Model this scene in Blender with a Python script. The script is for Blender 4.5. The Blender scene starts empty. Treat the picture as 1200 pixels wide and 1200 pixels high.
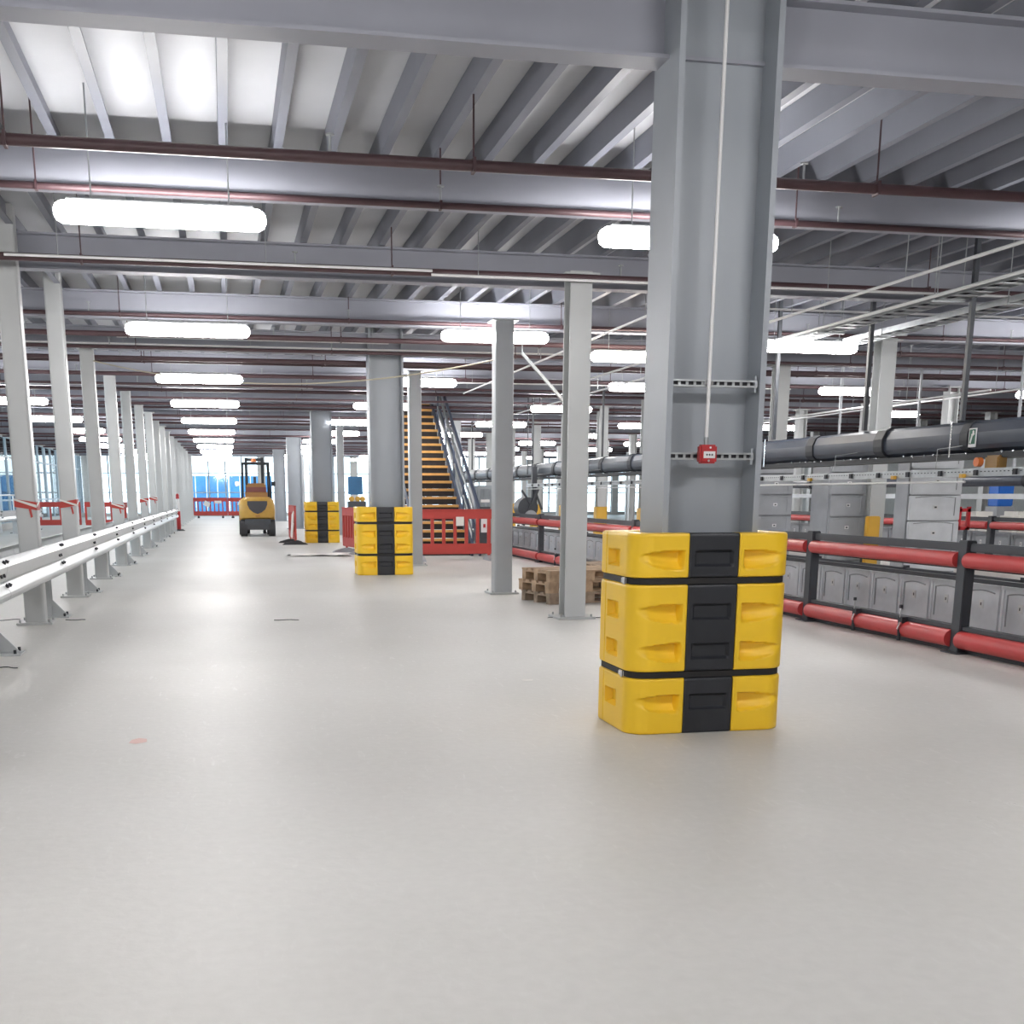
import bpy, bmesh, math, random
from mathutils import Vector, Matrix, Euler
random.seed(7)
S = bpy.context.scene
COL = S.collection
# ------------------------------------------------------------------ camera
F, PX, PY, VX, VY, H = 1350.0, 550.0, 888.0, 265.0, 579.0, 1.4
yv = Vector((VX-PX, VY-PY, F)).normalized()
dn = Vector((0, F, PY-VY)).normalized()
xv = dn.cross(yv)
if xv.x < 0: xv = -xv
zv = -dn
CAM = Vector((0, 0, H))
def toworld(v): return Vector((xv.dot(v), yv.dot(v), zv.dot(v)))
def ray(x, y): return toworld(Vector((x-PX, y-PY, F)))
def G(x, y, z=0.0):
    d = ray(x, y); return CAM + d*((z-H)/d.z)
def AY(x, y, Y):
    d = ray(x, y); return CAM + d*(Y/d.y)
def AX(x, y, X):
    d = ray(x, y); return CAM + d*(X/d.x)
cam = bpy.data.objects.new('camera', bpy.data.cameras.new('camera'))
COL.objects.link(cam); S.camera = cam
cr, cd, cf = toworld(Vector((1,0,0))), toworld(Vector((0,1,0))), toworld(Vector((0,0,1)))
cam.matrix_world = Matrix(((cr.x, -cd.x, -cf.x, 0), (cr.y, -cd.y, -cf.y, 0), (cr.z, -cd.z, -cf.z, H), (0,0,0,1)))
cam.data.sensor_width = 36; cam.data.sensor_fit = 'HORIZONTAL'
cam.data.lens = 36*F/1200
cam.data.shift_x = (600-PX)/1200; cam.data.shift_y = (PY-600)/1200
cam.data.clip_end = 500; cam.data.clip_start = 0.05
# ------------------------------------------------------------------ world, exposure
LAMP = 42.0
w = bpy.data.worlds.new('sky'); S.world = w; w.use_nodes = True
bg = w.node_tree.nodes['Background']
bg.inputs[0].default_value = (0.80, 0.92, 1.0, 1); bg.inputs[1].default_value = 4.2
S.view_settings.view_transform = 'Standard'; S.view_settings.look = 'None'
S.view_settings.gamma = 1; S.view_settings.use_curve_mapping = False
S.view_settings.exposure = 0.2

# ------------------------------------------------------------------ materials
def mat(name, col, rough=0.5, metal=0.0, noise=0.0, nscale=8.0, bump=0.0, bscale=60.0, emit=0, spec=None, rvar=0.0):
    m = bpy.data.materials.new(name); m.use_nodes = True
    nt = m.node_tree; b = nt.nodes['Principled BSDF']
    b.inputs['Base Color'].default_value = (*col, 1); b.inputs['Roughness'].default_value = rough
    b.inputs['Metallic'].default_value = metal
    if spec is not None: b.inputs['Specular IOR Level'].default_value = spec
    tc = nt.nodes.new('ShaderNodeTexCoord')
    if noise or rvar:
        n = nt.nodes.new('ShaderNodeTexNoise'); n.inputs['Scale'].default_value = nscale; n.inputs['Detail'].default_value = 6
        nt.links.new(tc.outputs['Object'], n.inputs['Vector'])
        if noise:
            r = nt.nodes.new('ShaderNodeMapRange')
            r.inputs[1].default_value = 0.3; r.inputs[2].default_value = 0.7
            r.inputs[3].default_value = 1-noise; r.inputs[4].default_value = 1+noise
            mx = nt.nodes.new('ShaderNodeVectorMath'); mx.operation = 'SCALE'
            mx.inputs[0].default_value = col
            nt.links.new(n.outputs['Fac'], r.inputs[0]); nt.links.new(r.outputs[0], mx.inputs['Scale'])
            nt.links.new(mx.outputs[0], b.inputs['Base Color'])
        if rvar:
            r2 = nt.nodes.new('ShaderNodeMapRange'); r2.inputs[1].default_value = 0.3; r2.inputs[2].default_value = 0.7
            r2.inputs[3].default_value = max(0.02, rough-rvar); r2.inputs[4].default_value = rough+rvar
            nt.links.new(n.outputs['Fac'], r2.inputs[0]); nt.links.new(r2.outputs[0], b.inputs['Roughness'])
    if bump:
        n3 = nt.nodes.new('ShaderNodeTexNoise'); n3.inputs['Scale'].default_value = bscale; n3.inputs['Detail'].default_value = 4
        nt.links.new(tc.outputs['Object'], n3.inputs['Vector'])
        bp = nt.nodes.new('ShaderNodeBump'); bp.inputs['Strength'].default_value = bump; bp.inputs['Distance'].default_value = 0.01
        nt.links.new(n3.outputs['Fac'], bp.inputs['Height']); nt.links.new(bp.outputs[0], b.inputs['Normal'])
    if emit:
        b.inputs['Emission Color'].default_value = (*col, 1); b.inputs['Emission Strength'].default_value = emit
    return m
M = {}
M['column'] = mat('column_paint', (0.42, 0.44, 0.46), 0.38, noise=0.04, nscale=2)
M['column_light'] = mat('column_paint_light', (0.50, 0.515, 0.515), 0.35, noise=0.04, nscale=2)
M['bigcol'] = mat('big_column_paint', (0.34, 0.368, 0.402), 0.42, noise=0.05, nscale=1.5, bump=0.05, bscale=30)
M['beam'] = mat('beam_paint', (0.34, 0.35, 0.40), 0.55, noise=0.06, nscale=1.5)
M['joist'] = mat('joist_paint', (0.22, 0.23, 0.27), 0.5, noise=0.08, nscale=1.5)
M['deck'] = mat('deck_sheet', (0.62, 0.63, 0.66), 0.6, noise=0.08, nscale=0.7)
M['pipe'] = mat('maroon_pipe', (0.085, 0.046, 0.052), 0.45, noise=0.1)
M['galv'] = mat('galvanised', (0.42, 0.44, 0.45), 0.38, metal=0.6, noise=0.10, nscale=12, rvar=0.08)
M['rail'] = mat('guardrail_zinc', (0.56, 0.58, 0.59), 0.36, metal=0.35, noise=0.08, nscale=6, rvar=0.08)
M['chrome'] = mat('chrome', (0.8, 0.8, 0.82), 0.15, metal=1)
M['yellow'] = mat('yellow_plastic', (0.95, 0.60, 0.025), 0.40, noise=0.03, nscale=4, bump=0.04, bscale=150)
M['yellow2'] = mat('yellow_plastic_dull', (0.70, 0.40, 0.05), 0.45, noise=0.05, nscale=4)
M['black'] = mat('black_plastic', (0.022, 0.024, 0.030), 0.42, noise=0.15, nscale=5, bump=0.04, bscale=150)
M['strap'] = mat('black_strap', (0.012, 0.011, 0.012), 0.6, bump=0.2, bscale=200)
M['charcoal'] = mat('charcoal_paint', (0.05, 0.055, 0.065), 0.45, noise=0.1)
M['red'] = mat('red_rail', (0.56, 0.06, 0.06), 0.36, noise=0.06, nscale=3)
M['redp'] = mat('red_barrier_plastic', (0.44, 0.045, 0.035), 0.5, noise=0.08, nscale=3)
M['callred'] = mat('call_point_red', (0.46, 0.035, 0.04), 0.3)
M['white'] = mat('white_plastic', (0.80, 0.80, 0.80), 0.4)
M['grey'] = mat('grey_plastic', (0.76, 0.785, 0.82), 0.5, noise=0.07, nscale=5)
M['greydk'] = mat('dark_grey_plastic', (0.36, 0.375, 0.40), 0.5, noise=0.1, nscale=3)
M['line'] = mat('dark_ink', (0.06, 0.06, 0.07), 0.6)
M['conv'] = mat('conveyor_cover', (0.045, 0.056, 0.080), 0.34, noise=0.12, nscale=3)
M['convdk'] = mat('conveyor_collar', (0.020, 0.023, 0.030), 0.55)
M['wood'] = mat('pallet_wood', (0.44, 0.31, 0.20), 0.75, noise=0.28, nscale=9, bump=0.3, bscale=40)
M['wood2'] = mat('pallet_wood_old', (0.34, 0.26, 0.19), 0.8, noise=0.3, nscale=8, bump=0.3, bscale=40)
M['lamp'] = mat('lamp_diffuser', (1.0, 0.98, 0.97), 0.4, emit=LAMP)
M['lampwarm'] = mat('lamp_diffuser_warm', (1.0, 0.90, 0.78), 0.4, emit=LAMP)
M['tread'] = mat('stair_tread', (0.05, 0.045, 0.045), 0.6, noise=0.15)
M['riser'] = mat('stair_riser', (0.045, 0.035, 0.032), 0.7, noise=0.15)
M['nosing'] = mat('stair_nosing', (0.80, 0.42, 0.12), 0.5, noise=0.1)
M['steelblue'] = mat('stringer_blue_grey', (0.09, 0.11, 0.16), 0.35)
M['frame'] = mat('window_frame', (0.38, 0.46, 0.52), 0.45)
M['hoard'] = mat('blue_hoarding', (0.035, 0.17, 0.36), 0.5, noise=0.3, nscale=0.8)
M['tarmac'] = mat('pale_concrete_yard', (0.50, 0.52, 0.53), 0.8, noise=0.1, nscale=0.5)
M['green'] = mat('foliage', (0.05, 0.11, 0.06), 0.8, noise=0.4, nscale=2, bump=0.5, bscale=5)
M['wallp'] = mat('wall_cladding', (0.60, 0.60, 0.58), 0.6, noise=0.05)
M['fork'] = mat('forklift_yellow', (0.58, 0.34, 0.07), 0.42, noise=0.06)
M['forkseat'] = mat('forklift_hood', (0.42, 0.21, 0.06), 0.5)
M['forkred'] = mat('forklift_hood_band', (0.22, 0.06, 0.05), 0.5)
M['rubber'] = mat('rubber', (0.05, 0.05, 0.055), 0.7)
M['bluepaint'] = mat('blue_box', (0.03, 0.16, 0.60), 0.5)
M['orange'] = mat('orange_plastic', (0.75, 0.20, 0.05), 0.5)
M['brown'] = mat('brown_plastic', (0.36, 0.21, 0.07), 0.5)
M['signgreen'] = mat('sign_green', (0.01, 0.12, 0.07), 0.5)
M['cable'] = mat('pale_cable', (0.55, 0.50, 0.38), 0.5)
M['sheet'] = mat('plastic_sheet', (0.72, 0.70, 0.66), 0.35, bump=0.4, bscale=12)
M['pinkmark'] = mat('red_floor_mark', (0.62, 0.36, 0.31), 0.4)
M['curtain'] = mat('ribbed_sheet', (0.36, 0.40, 0.43), 0.35)
# floor: pale sealed concrete, glossy, slightly blotchy
def floor_mat():
    m = mat('sealed_concrete', (0.66, 0.64, 0.61), 0.45, spec=0.35)
    nt = m.node_tree; b = nt.nodes['Principled BSDF']; tc = [n for n in nt.nodes if n.type == 'TEX_COORD'][0]
    n1 = nt.nodes.new('ShaderNodeTexNoise'); n1.inputs['Scale'].default_value = 0.35; n1.inputs['Detail'].default_value = 8
    n2 = nt.nodes.new('ShaderNodeTexNoise'); n2.inputs['Scale'].default_value = 18; n2.inputs['Detail'].default_value = 5
    for n in (n1, n2): nt.links.new(tc.outputs['Object'], n.inputs['Vector'])
    cr_ = nt.nodes.new('ShaderNodeValToRGB'); e = cr_.color_ramp.elements
    e[0].position = 0.3; e[0].color = (0.57, 0.555, 0.525, 1); e[1].position = 0.7; e[1].color = (0.66, 0.65, 0.625, 1)
    nt.links.new(n1.outputs['Fac'], cr_.inputs[0])
    r = nt.nodes.new('ShaderNodeMapRange'); r.inputs[3].default_value = 0.93; r.inputs[4].default_value = 1.05
    nt.links.new(n2.outputs['Fac'], r.inputs[0])
    sc = nt.nodes.new('ShaderNodeVectorMath'); sc.operation = 'SCALE'
    nt.links.new(cr_.outputs[0], sc.inputs[0]); nt.links.new(r.outputs[0], sc.inputs['Scale'])
    nt.links.new(sc.outputs[0], b.inputs['Base Color'])
    r2 = nt.nodes.new('ShaderNodeMapRange'); r2.inputs[1].default_value = 0.1; r2.inputs[2].default_value = 0.9
    r2.inputs[3].default_value = 0.42; r2.inputs[4].default_value = 0.58
    nt.links.new(n1.outputs['Fac'], r2.inputs[0])
    mp = nt.nodes.new('ShaderNodeMapping'); mp.inputs['Scale'].default_value = (26, 7, 1); mp.inputs['Rotation'].default_value = (0, 0, .5)
    n5 = nt.nodes.new('ShaderNodeTexNoise'); n5.inputs['Scale'].default_value = 1.0; n5.inputs['Detail'].default_value = 6; n5.inputs['Distortion'].default_value = 1.2
    nt.links.new(tc.outputs['Object'], mp.inputs[0]); nt.links.new(mp.outputs[0], n5.inputs['Vector'])
    r5 = nt.nodes.new('ShaderNodeMapRange'); r5.inputs[1].default_value = .60; r5.inputs[2].default_value = .72; r5.inputs[3].default_value = 0; r5.inputs[4].default_value = -.2
    nt.links.new(n5.outputs['Fac'], r5.inputs[0])
    ad = nt.nodes.new('ShaderNodeMath'); ad.operation = 'ADD'; nt.links.new(r2.outputs[0], ad.inputs[0]); nt.links.new(r5.outputs[0], ad.inputs[1])
    nt.links.new(ad.outputs[0], b.inputs['Roughness'])
    bp = nt.nodes.new('ShaderNodeBump'); bp.inputs['Strength'].default_value = 0.16; bp.inputs['Distance'].default_value = 0.01
    nt.links.new(n2.outputs['Fac'], bp.inputs['Height']); nt.links.new(bp.outputs[0], b.inputs['Normal'])
    return m
M['floor'] = floor_mat()
def glass_mat():
    m = bpy.data.materials.new('window_glass'); m.use_nodes = True; nt = m.node_tree
    out = nt.nodes['Material Output']; nt.nodes.remove(nt.nodes['Principled BSDF'])
    tr = nt.nodes.new('ShaderNodeBsdfTransparent'); tr.inputs[0].default_value = (0.90, 0.95, 0.97, 1)
    gl = nt.nodes.new('ShaderNodeBsdfGlossy'); gl.inputs['Roughness'].default_value = 0.05
    fr = nt.nodes.new('ShaderNodeFresnel'); fr.inputs[0].default_value = 1.45
    mx = nt.nodes.new('ShaderNodeMixShader')
    nt.links.new(fr.outputs[0], mx.inputs[0]); nt.links.new(tr.outputs[0], mx.inputs[1]); nt.links.new(gl.outputs[0], mx.inputs[2])
    nt.links.new(mx.outputs[0], out.inputs[0]); return m
M['glass'] = glass_mat()
# ------------------------------------------------------------------ mesh helpers
class MB:
    def __init__(s): s.v = []; s.f = []
    def add(s, vs, fs):
        n = len(s.v); s.v += [tuple(v) for v in vs]; s.f += [tuple(i+n for i in f) for f in fs]; return s
    def box(s, c, d, rot=None, bev=0.0):
        hx, hy, hz = d[0]/2, d[1]/2, d[2]/2
        if bev > 0:
            b = min(bev, hx*.9, hy*.9, hz*.9); bm = bmesh.new(); bmesh.ops.create_cube(bm, size=1)
            bmesh.ops.scale(bm, vec=d, verts=bm.verts); bmesh.ops.bevel(bm, geom=bm.edges[:], offset=b, segments=2, affect='EDGES')
            vs = [v.co.copy() for v in bm.verts]; bm.verts.index_update(); fs = [[v.index for v in f.verts] for f in bm.faces]; bm.free()
        else:
            vs = [Vector((x*hx, y*hy, z*hz)) for x in (-1,1) for y in (-1,1) for z in (-1,1)]
            fs = [(0,1,3,2),(4,6,7,5),(0,4,5,1),(2,3,7,6),(0,2,6,4),(1,5,7,3)]
        if rot is not None:
            R = Euler(rot).to_matrix(); vs = [R@v for v in vs]
        return s.add([v+Vector(c) for v in vs], fs)
    def bar(s, p0, p1, wd, ht):
        p0, p1 = Vector(p0), Vector(p1); d = (p1-p0); L = d.length; d.normalize()
        up = Vector((0,0,1)) if abs(d.z) < .95 else Vector((0,1,0))
        a = d.cross(up).normalized(); b = a.cross(d).normalized()
        vs = [p+a*(sx*wd/2)+b*(sz*ht/2) for p in (p0,p1) for sx in (-1,1) for sz in (-1,1)]
        return s.add(vs, [(0,1,3,2),(4,6,7,5),(0,4,5,1),(2,3,7,6),(0,2,6,4),(1,5,7,3)])
    def tube(s, pts, r, n=10, cap=True):
        pts = [Vector(p) for p in pts]; vs = []; fs = []
        for i, p in enumerate(pts):
            d = (pts[min(i+1,len(pts)-1)]-pts[max(i-1,0)]).normalized()
            up = Vector((0,0,1)) if abs(d.z) < .9 else Vector((0,1,0))
            a = d.cross(up).normalized(); b = a.cross(d)
            rr = r[i] if isinstance(r, (list, tuple)) else r
            vs += [p+a*(math.cos(t*2*math.pi/n)*rr)+b*(math.sin(t*2*math.pi/n)*rr) for t in range(n)]
        for i in range(len(pts)-1):
            for t in range(n):
                u = (t+1) % n; fs.append((i*n+t, i*n+u, (i+1)*n+u, (i+1)*n+t))
        if cap: fs.append(tuple(range(n))[::-1]); fs.append(tuple((len(pts)-1)*n+t for t in range(n)))
        return s.add(vs, fs)
    def prism(s, prof, p0, axis, L):
        """prof: list of 2D pts; extruded from p0 along axis ('x','y','z') by L"""
        m = {'x': lambda a,b,t: (t,a,b), 'y': lambda a,b,t: (a,t,b), 'z': lambda a,b,t: (a,b,t)}[axis]
        n = len(prof); p0 = Vector(p0)
        vs = [p0+Vector(m(a,b,0)) for a,b in prof]+[p0+Vector(m(a,b,L)) for a,b in prof]
        fs = [(i,(i+1)%n,n+(i+1)%n,n+i) for i in range(n)]+[tuple(range(n))[::-1], tuple(range(n,2*n))]
        return s.add(vs, fs)
    def mesh(s, name):
        me = bpy.data.meshes.new(name); me.from_pydata([tuple(v) for v in s.v], [], s.f); me.update()
        bm = bmesh.new(); bm.from_mesh(me); bmesh.ops.recalc_face_normals(bm, faces=bm.faces); bm.to_mesh(me); bm.free()
        return me
    def build(s, name, m, parent=None, smooth=None, loc=None, kind=None):
        me = s.mesh(name); me.materials.append(m)
        if smooth:
            for p in me.polygons: p.use_smooth = True
            try: me.set_sharp_from_angle(angle=math.radians(smooth))
            except Exception: pass
        o = bpy.data.objects.new(name, me); COL.objects.link(o)
        if parent: o.parent = parent
        if loc is not None: o.location = loc
        if kind: o['kind'] = kind
        return o
def inst(o, name=None, parent=None, loc=None, rot=None):
    c = bpy.data.objects.new(name or o.name.split('.')[0], o.data); COL.objects.link(c)
    c.parent = parent
    if loc is not None: c.location = loc
    if rot is not None: c.rotation_euler = rot
    return c
def thing(name, label, cat, loc=(0,0,0), rz=0, group=None):
    o = bpy.data.objects.new(name, None); COL.objects.link(o); o.location = loc; o.rotation_euler = (0,0,rz)
    o.empty_display_size = .2; return tag(o, label, cat, group)
def tag(o, label, cat, group=None):
    o['label'] = label; o['category'] = cat
    if group: o['group'] = group
    return o
def dup(r, loc, rz=None, label=None, group=None):
    c = r.copy(); COL.objects.link(c); c.location = loc
    if rz is not None: c.rotation_euler = (0,0,rz)
    if label: c['label'] = label
    if group: c['group'] = group
    for ch in list(r.children):
        d = ch.copy(); COL.objects.link(d); d.parent = c
        for g in list(ch.children):
            e = g.copy(); COL.objects.link(e); e.parent = d
    return c
ORD = ['first','second','third','fourth','fifth','sixth','seventh','eighth','ninth','tenth','eleventh','twelfth','thirteenth','fourteenth','fifteenth','sixteenth','seventeenth','eighteenth','nineteenth','twentieth','twenty-first','twenty-second','twenty-third','twenty-fourth']
def hprof(w_, d_, tf, tw):  # H section, flanges parallel to X (faces +-Y), web along Y
    a, b = w_/2, d_/2
    return [(-a,-b),(a,-b),(a,-b+tf),(tw/2,-b+tf),(tw/2,b-tf),(a,b-tf),(a,b),(-a,b),(-a,b-tf),(-tw/2,b-tf),(-tw/2,-b+tf),(-a,-b+tf)]
def rrect(w_, d_, r, n=5):
    pts = []
    for cx, cy, a0 in ((w_/2-r, d_/2-r, 0), (-w_/2+r, d_/2-r, 90), (-w_/2+r, -d_/2+r, 180), (w_/2-r, -d_/2+r, 270)):
        for i in range(n+1):
            a = math.radians(a0+90*i/n); pts.append((cx+r*math.cos(a), cy+r*math.sin(a)))
    return pts
ZB, ZD = 3.73, 4.31        # underside of beams, underside of deck
XL, XR, YE, YN = -8.8, 31.0, 78.0, -6.0

# ------------------------------------------------------------------ setting
def struct(mb, name, m): o = mb.build(name, m); o['kind'] = 'structure'; return o
struct(MB().box(((XL+XR)/2, (YE+YN)/2, -0.1), (XR-XL+.6, YE-YN+.6, 0.2)), 'floor', M['floor'])
ceil = struct(MB().box(((XL+XR)/2, (YE+YN)/2, ZD+.1), (XR-XL+.6, YE-YN+.6, 0.2)), 'ceiling', M['deck'])
# cross beams (I section, along X)
def iprof(d_, w_, tf, tw):
    a, b = w_/2, d_/2
    return [(-a,-b),(a,-b),(a,-b+tf),(tw/2,-b+tf),(tw/2,b-tf),(a,b-tf),(a,b),(-a,b),(-a,b-tf),(-tw/2,b-tf),(-tw/2,-b+tf),(-a,-b+tf)]
bp = MB().prism(iprof(0.36, 0.20, 0.02, 0.014), (XL, 0, 0), 'x', XR-XL)
first = None
BY = [6.75-3.52*3+3.52*k for k in range(0, 24)]
BY = [y for y in BY if YN+.5 < y < YE-.3]
for y in BY:
    if first is None: first = bp.build('beam', M['beam'], ceil, loc=(0, y, ZB+.18))
    else: inst(first, 'beam', ceil, (0, y, ZB+.18))
# joists along Y between beam tops and deck
jp = MB().prism([(-.035,-.105),(.035,-.105),(.035,-.09),(-.02,-.09),(-.02,.105),(-.035,.105)], (0, YN, 0), 'y', YE-YN)
jf = None; x = XL+.3
while x < XR:
    if jf is None: jf = jp.build('joist', M['joist'], ceil, loc=(x, 0, ZD-.11))
    else: inst(jf, 'joist', ceil, (x, 0, ZD-.11))
    x += 0.43
# walls: right and near are plain; left and far are glazed between frames
struct(MB().box((XR+.1, (YE+YN)/2, ZD/2), (.2, YE-YN, ZD)), 'wall_right', M['wallp'])
struct(MB().box(((XL+XR)/2, YN-.1, ZD/2), (XR-XL+.4, .2, ZD)), 'wall_near', M['wallp'])
wl = MB(); wl.box((XL-.1, (YE+YN)/2, ZD-.30), (.2, YE-YN, .60)); wl.box((XL-.1, (YE+YN)/2, .12), (.2, YE-YN, .24))
wl.box((XL-.1, (YN+20)/2, ZD/2), (.2, 20-YN, ZD))
struct(wl, 'wall_left', M['wallp'])
wf = MB(); wf.box(((XL+XR)/2, YE+.1, ZD-.16), (XR-XL+.4, .2, .32)); wf.box(((XL+XR)/2, YE+.1, .09), (XR-XL+.4, .2, .18))
for xx in (XL+.2, -2.35, 2.3, 8.3, 14.3, 20.3, 26.3): wf.box((xx, YE+.02, ZD/2), (.45, .34, ZD))
struct(wf, 'wall_far', M['wallp'])
def window(n, p0, p1, z0, z1, nx, zs, lintel=True):
    """glazed bay between p0 and p1 (ground points); zs = transom heights"""
    p0, p1 = Vector((*p0, 0)), Vector((*p1, 0)); L = (p1-p0).length; a = math.atan2(p1.y-p0.y, p1.x-p0.x)
    fr = MB()
    for i in range(nx+1): fr.box((L*i/nx, 0, (z0+z1)/2), (.09, .12, z1-z0))
    for z in [z0, *zs, z1]: fr.box((L/2, 0, z), (L, .10, .07))
    o = fr.build('window_%d' % n, M['frame'], loc=p0); o.rotation_euler = (0,0,a); o['kind'] = 'structure'
    zz = [z0, *zs, z1]
    for i in range(nx):
        for k in range(len(zz)-1):
            MB().box((L*(i+.5)/nx, 0, (zz[k]+zz[k+1])/2), (L/nx-.08, .012, zz[k+1]-zz[k]-.06)).build('pane', M['glass'], o)
n = 1; y = 20.2
while y < YE-1:
    window(n, (XL-.08, y+.2), (XL-.08, min(y+4.2, YE-.3)), .24, ZD-.60, 2, [1.15, 2.9]); n += 1; y += 4.25
for x0, x1 in ((XL+.4,-2.6),(-2.1,2.1),(2.5,8.1),(8.5,14.1),(14.5,20.1),(20.5,26.1),(26.5,XR)):
    window(n, (x0, YE+.1), (x1, YE+.1), .18, ZD-.32, max(2, round((x1-x0)/1.1)), [1.5, 2.7]); n += 1
# outside
struct(MB().box((10, 50, -.45), (180, 200, .4)), 'ground', M['tarmac'])
for i, (xa, xb) in enumerate(((-3.0, .2), (.25, 3.4))):
    t = thing('site_hoarding', ['left half of the blue hoarding seen through the far end window','right half of the blue hoarding seen through the far end window'][i], 'hoarding', ((xa+xb)/2, 90, -.25))
    for k in range(4): MB().box((-(xb-xa)/2+(k+.5)*(xb-xa)/4, 0, 1.5), ((xb-xa)/4-.03, .06, 2.9)).build('panel', M['hoard'], t)
    for zz in (2.98, .4): MB().box((0, .08, zz), (xb-xa, .08, .08)).build('cross_rail', M['white'], t)
def tree(x, y, r, lab, seed):
    rnd = random.Random(seed); bm = bmesh.new(); bmesh.ops.create_icosphere(bm, subdivisions=4, radius=1)
    ph = [rnd.uniform(0, 6) for _ in range(6)]
    for v in bm.verts:
        c = v.co; k = 1+.16*math.sin(5*c.x+ph[0])*math.sin(6*c.y+ph[1])+.12*math.sin(11*c.z+ph[2]+4*c.x)+.07*math.sin(23*c.x+ph[3])*math.sin(19*c.z+ph[4])
        v.co = c*k*r; v.co.z *= .8
    me = bpy.data.meshes.new('crown'); bm.to_mesh(me); bm.free(); me.materials.append(M['green'])
    t = thing('tree', lab, 'tree', (x, y, -.25)); o = bpy.data.objects.new('crown', me); COL.objects.link(o); o.parent = t; o.location = (0,0,r*1.15)
    MB().tube([(0,0,0),(0,0,r)], [.14,.1]).build('trunk', M['wood2'], t)
tree(-17, 62, 1.5, 'low dark green tree outside the left windows, nearest one', 3)
tree(-19, 80, 1.9, 'bushy dark green tree outside the left windows, farther one', 4)

# ------------------------------------------------------------------ ceiling lamps
def make_lamp(m):
    t = thing('batten_light', 'x', 'light', (0,0,0), 0, 'ceiling batten lights')
    prof = rrect(.19, .15, .065, 5)  # section made thicker to put the overexposed lamp glow into the shape
    d = MB(); L = 1.54
    secs = [(-L/2, .35), (-L/2+.015, .7), (-L/2+.05, .95), (-L/2+.09, 1), (L/2-.09, 1), (L/2-.05, .95), (L/2-.015, .7), (L/2, .35)]
    vs = []; fs = []; npf = len(prof)
    for x_, s_ in secs: vs += [(x_, a*s_, b*s_) for a, b in prof]
    for i in range(len(secs)-1):
        for k in range(npf): fs.append((i*npf+k, i*npf+(k+1)%npf, (i+1)*npf+(k+1)%npf, (i+1)*npf+k))
    fs.append(tuple(range(npf))); fs.append(tuple((len(secs)-1)*npf+k for k in range(npf)))
    d.add(vs, fs).build('diffuser', m, t, smooth=50)
    h = MB().box((0, 0, .075), (1.36, .10, .04), bev=.008); h.build('housing', M['galv'], t)
    for sx in (-.5, .5): MB().tube([(0,0,0),(0,0,ZD-3.43-.09-.005)], .006, 6).build('suspension_rod', M['galv'], t, loc=(sx,0,.09))
    return t
LX = [-4.6, -.38, 3.82, 8.15, 12.6, 17.1]
LXN = ['in the row left of the guardrail', 'over the open aisle', 'above the slim right-hand columns', 'above the dark conveyor', 'in the row beyond the conveyor', 'in the rightmost row']
LY = [-3.0, 3.3, 9.6, 15.9, 22.4, 28.4, 34.9, 41.1, 47.4, 53.6, 59.9, 66.2, 72.4]
base = make_lamp(M['lamp']); used = False
for i, xx in enumerate(LX):
    for k, yy in enumerate(LY):
        if xx > 7 and k < 2: continue
        lab = 'white batten light %s, %s from the camera' % (LXN[i], ORD[k])
        zz = 3.43
        if i == 2 and k in (3, 4): yy += (.85, 1.2)[k-3]; zz = (3.56, 3.55)[k-3]
        if not used: base.location = (xx, yy, zz); base['label'] = lab; used = True
        else: dup(base, (xx, yy, zz), label=lab)
wl_ = make_lamp(M['lampwarm']); wl_.location = (6.18, 17.3, 3.40); wl_['label'] = 'warmer batten light beside the big near column, partly hidden by it'

# ------------------------------------------------------------------ slim columns
def col_base(t, w_, plate=.42, bolts=True):
    MB().box((0,0,.0125), (plate, plate, .025), bev=.004).build('base_plate', M['column_light'], t)
    if bolts:
        b = MB()
        for sx in (-1,1):
            for sy in (-1,1): b.tube([(sx*plate*.4, sy*plate*.4, .02), (sx*plate*.4, sy*plate*.4, .055)], .012, 6)
        b.build('anchor_bolts', M['galv'], t)
def box_column(label, w_, x, y, m, group, top=None):
    t = thing('steel_column', label, 'column', (x, y, 0), 0, group)
    MB().prism(rrect(w_, w_, .03), (0,0,0), 'z', (top or ZB)+.0).build('shaft', m, t, smooth=40)
    if not top: MB().box((0,0,ZB-.012), (w_+.1, w_+.1, .02)).build('cap_plate', m, t)
    col_base(t, w_, w_+.16); return t
def h_column(label, w_, x, y, m, group, tf=.018, rz=0, top=None):
    t = thing('steel_column', label, 'column', (x, y, 0), rz, group)
    MB().prism(hprof(w_, w_, tf, .014), (0,0,0), 'z', (top or ZB)+.02).build('shaft', m, t)
    MB().box((0,0,ZB-.012), (w_+.14, w_+.1, .02)).build('cap_plate', m, t)
    col_base(t, w_, w_+.2); return t
LCY = [9.95, 13.5, 17.0, 20.6, 24.4, 28.1, 32.2, 36.2, 39.7, 43.3, 46.9, 50.4, 53.9, 57.4, 61.0, 64.5, 68.0, 71.5, 75.0]
for k, y in enumerate(LCY):
    if k < 11: box_column('light grey box column standing in the left guardrail line, %s from the camera end' % ORD[k], .215, -2.12, y, M['column_light'], 'slim columns left of the aisle', top=ZD-.02 if k < 3 else None)
    else: h_column('pale grey column past the end of the guardrail, %s beyond its red and white marker' % ORD[k-11], .34, -2.16, y, M['column_light'], 'columns beyond the guardrail')
h_column('pale grey slim column right behind the near yellow protector, with bolted base plate', .245, 3.87, 12.9, M['column_light'], 'slim columns right of the aisle')
box_column('grey slim box column just left of the pallets', .26, 3.84, 16.35, M['column'], 'slim columns right of the aisle')
box_column('grey slim column in front of the stair and red barrier', .245, 3.68, 23.2, M['column'], 'slim columns right of the aisle')
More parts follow.
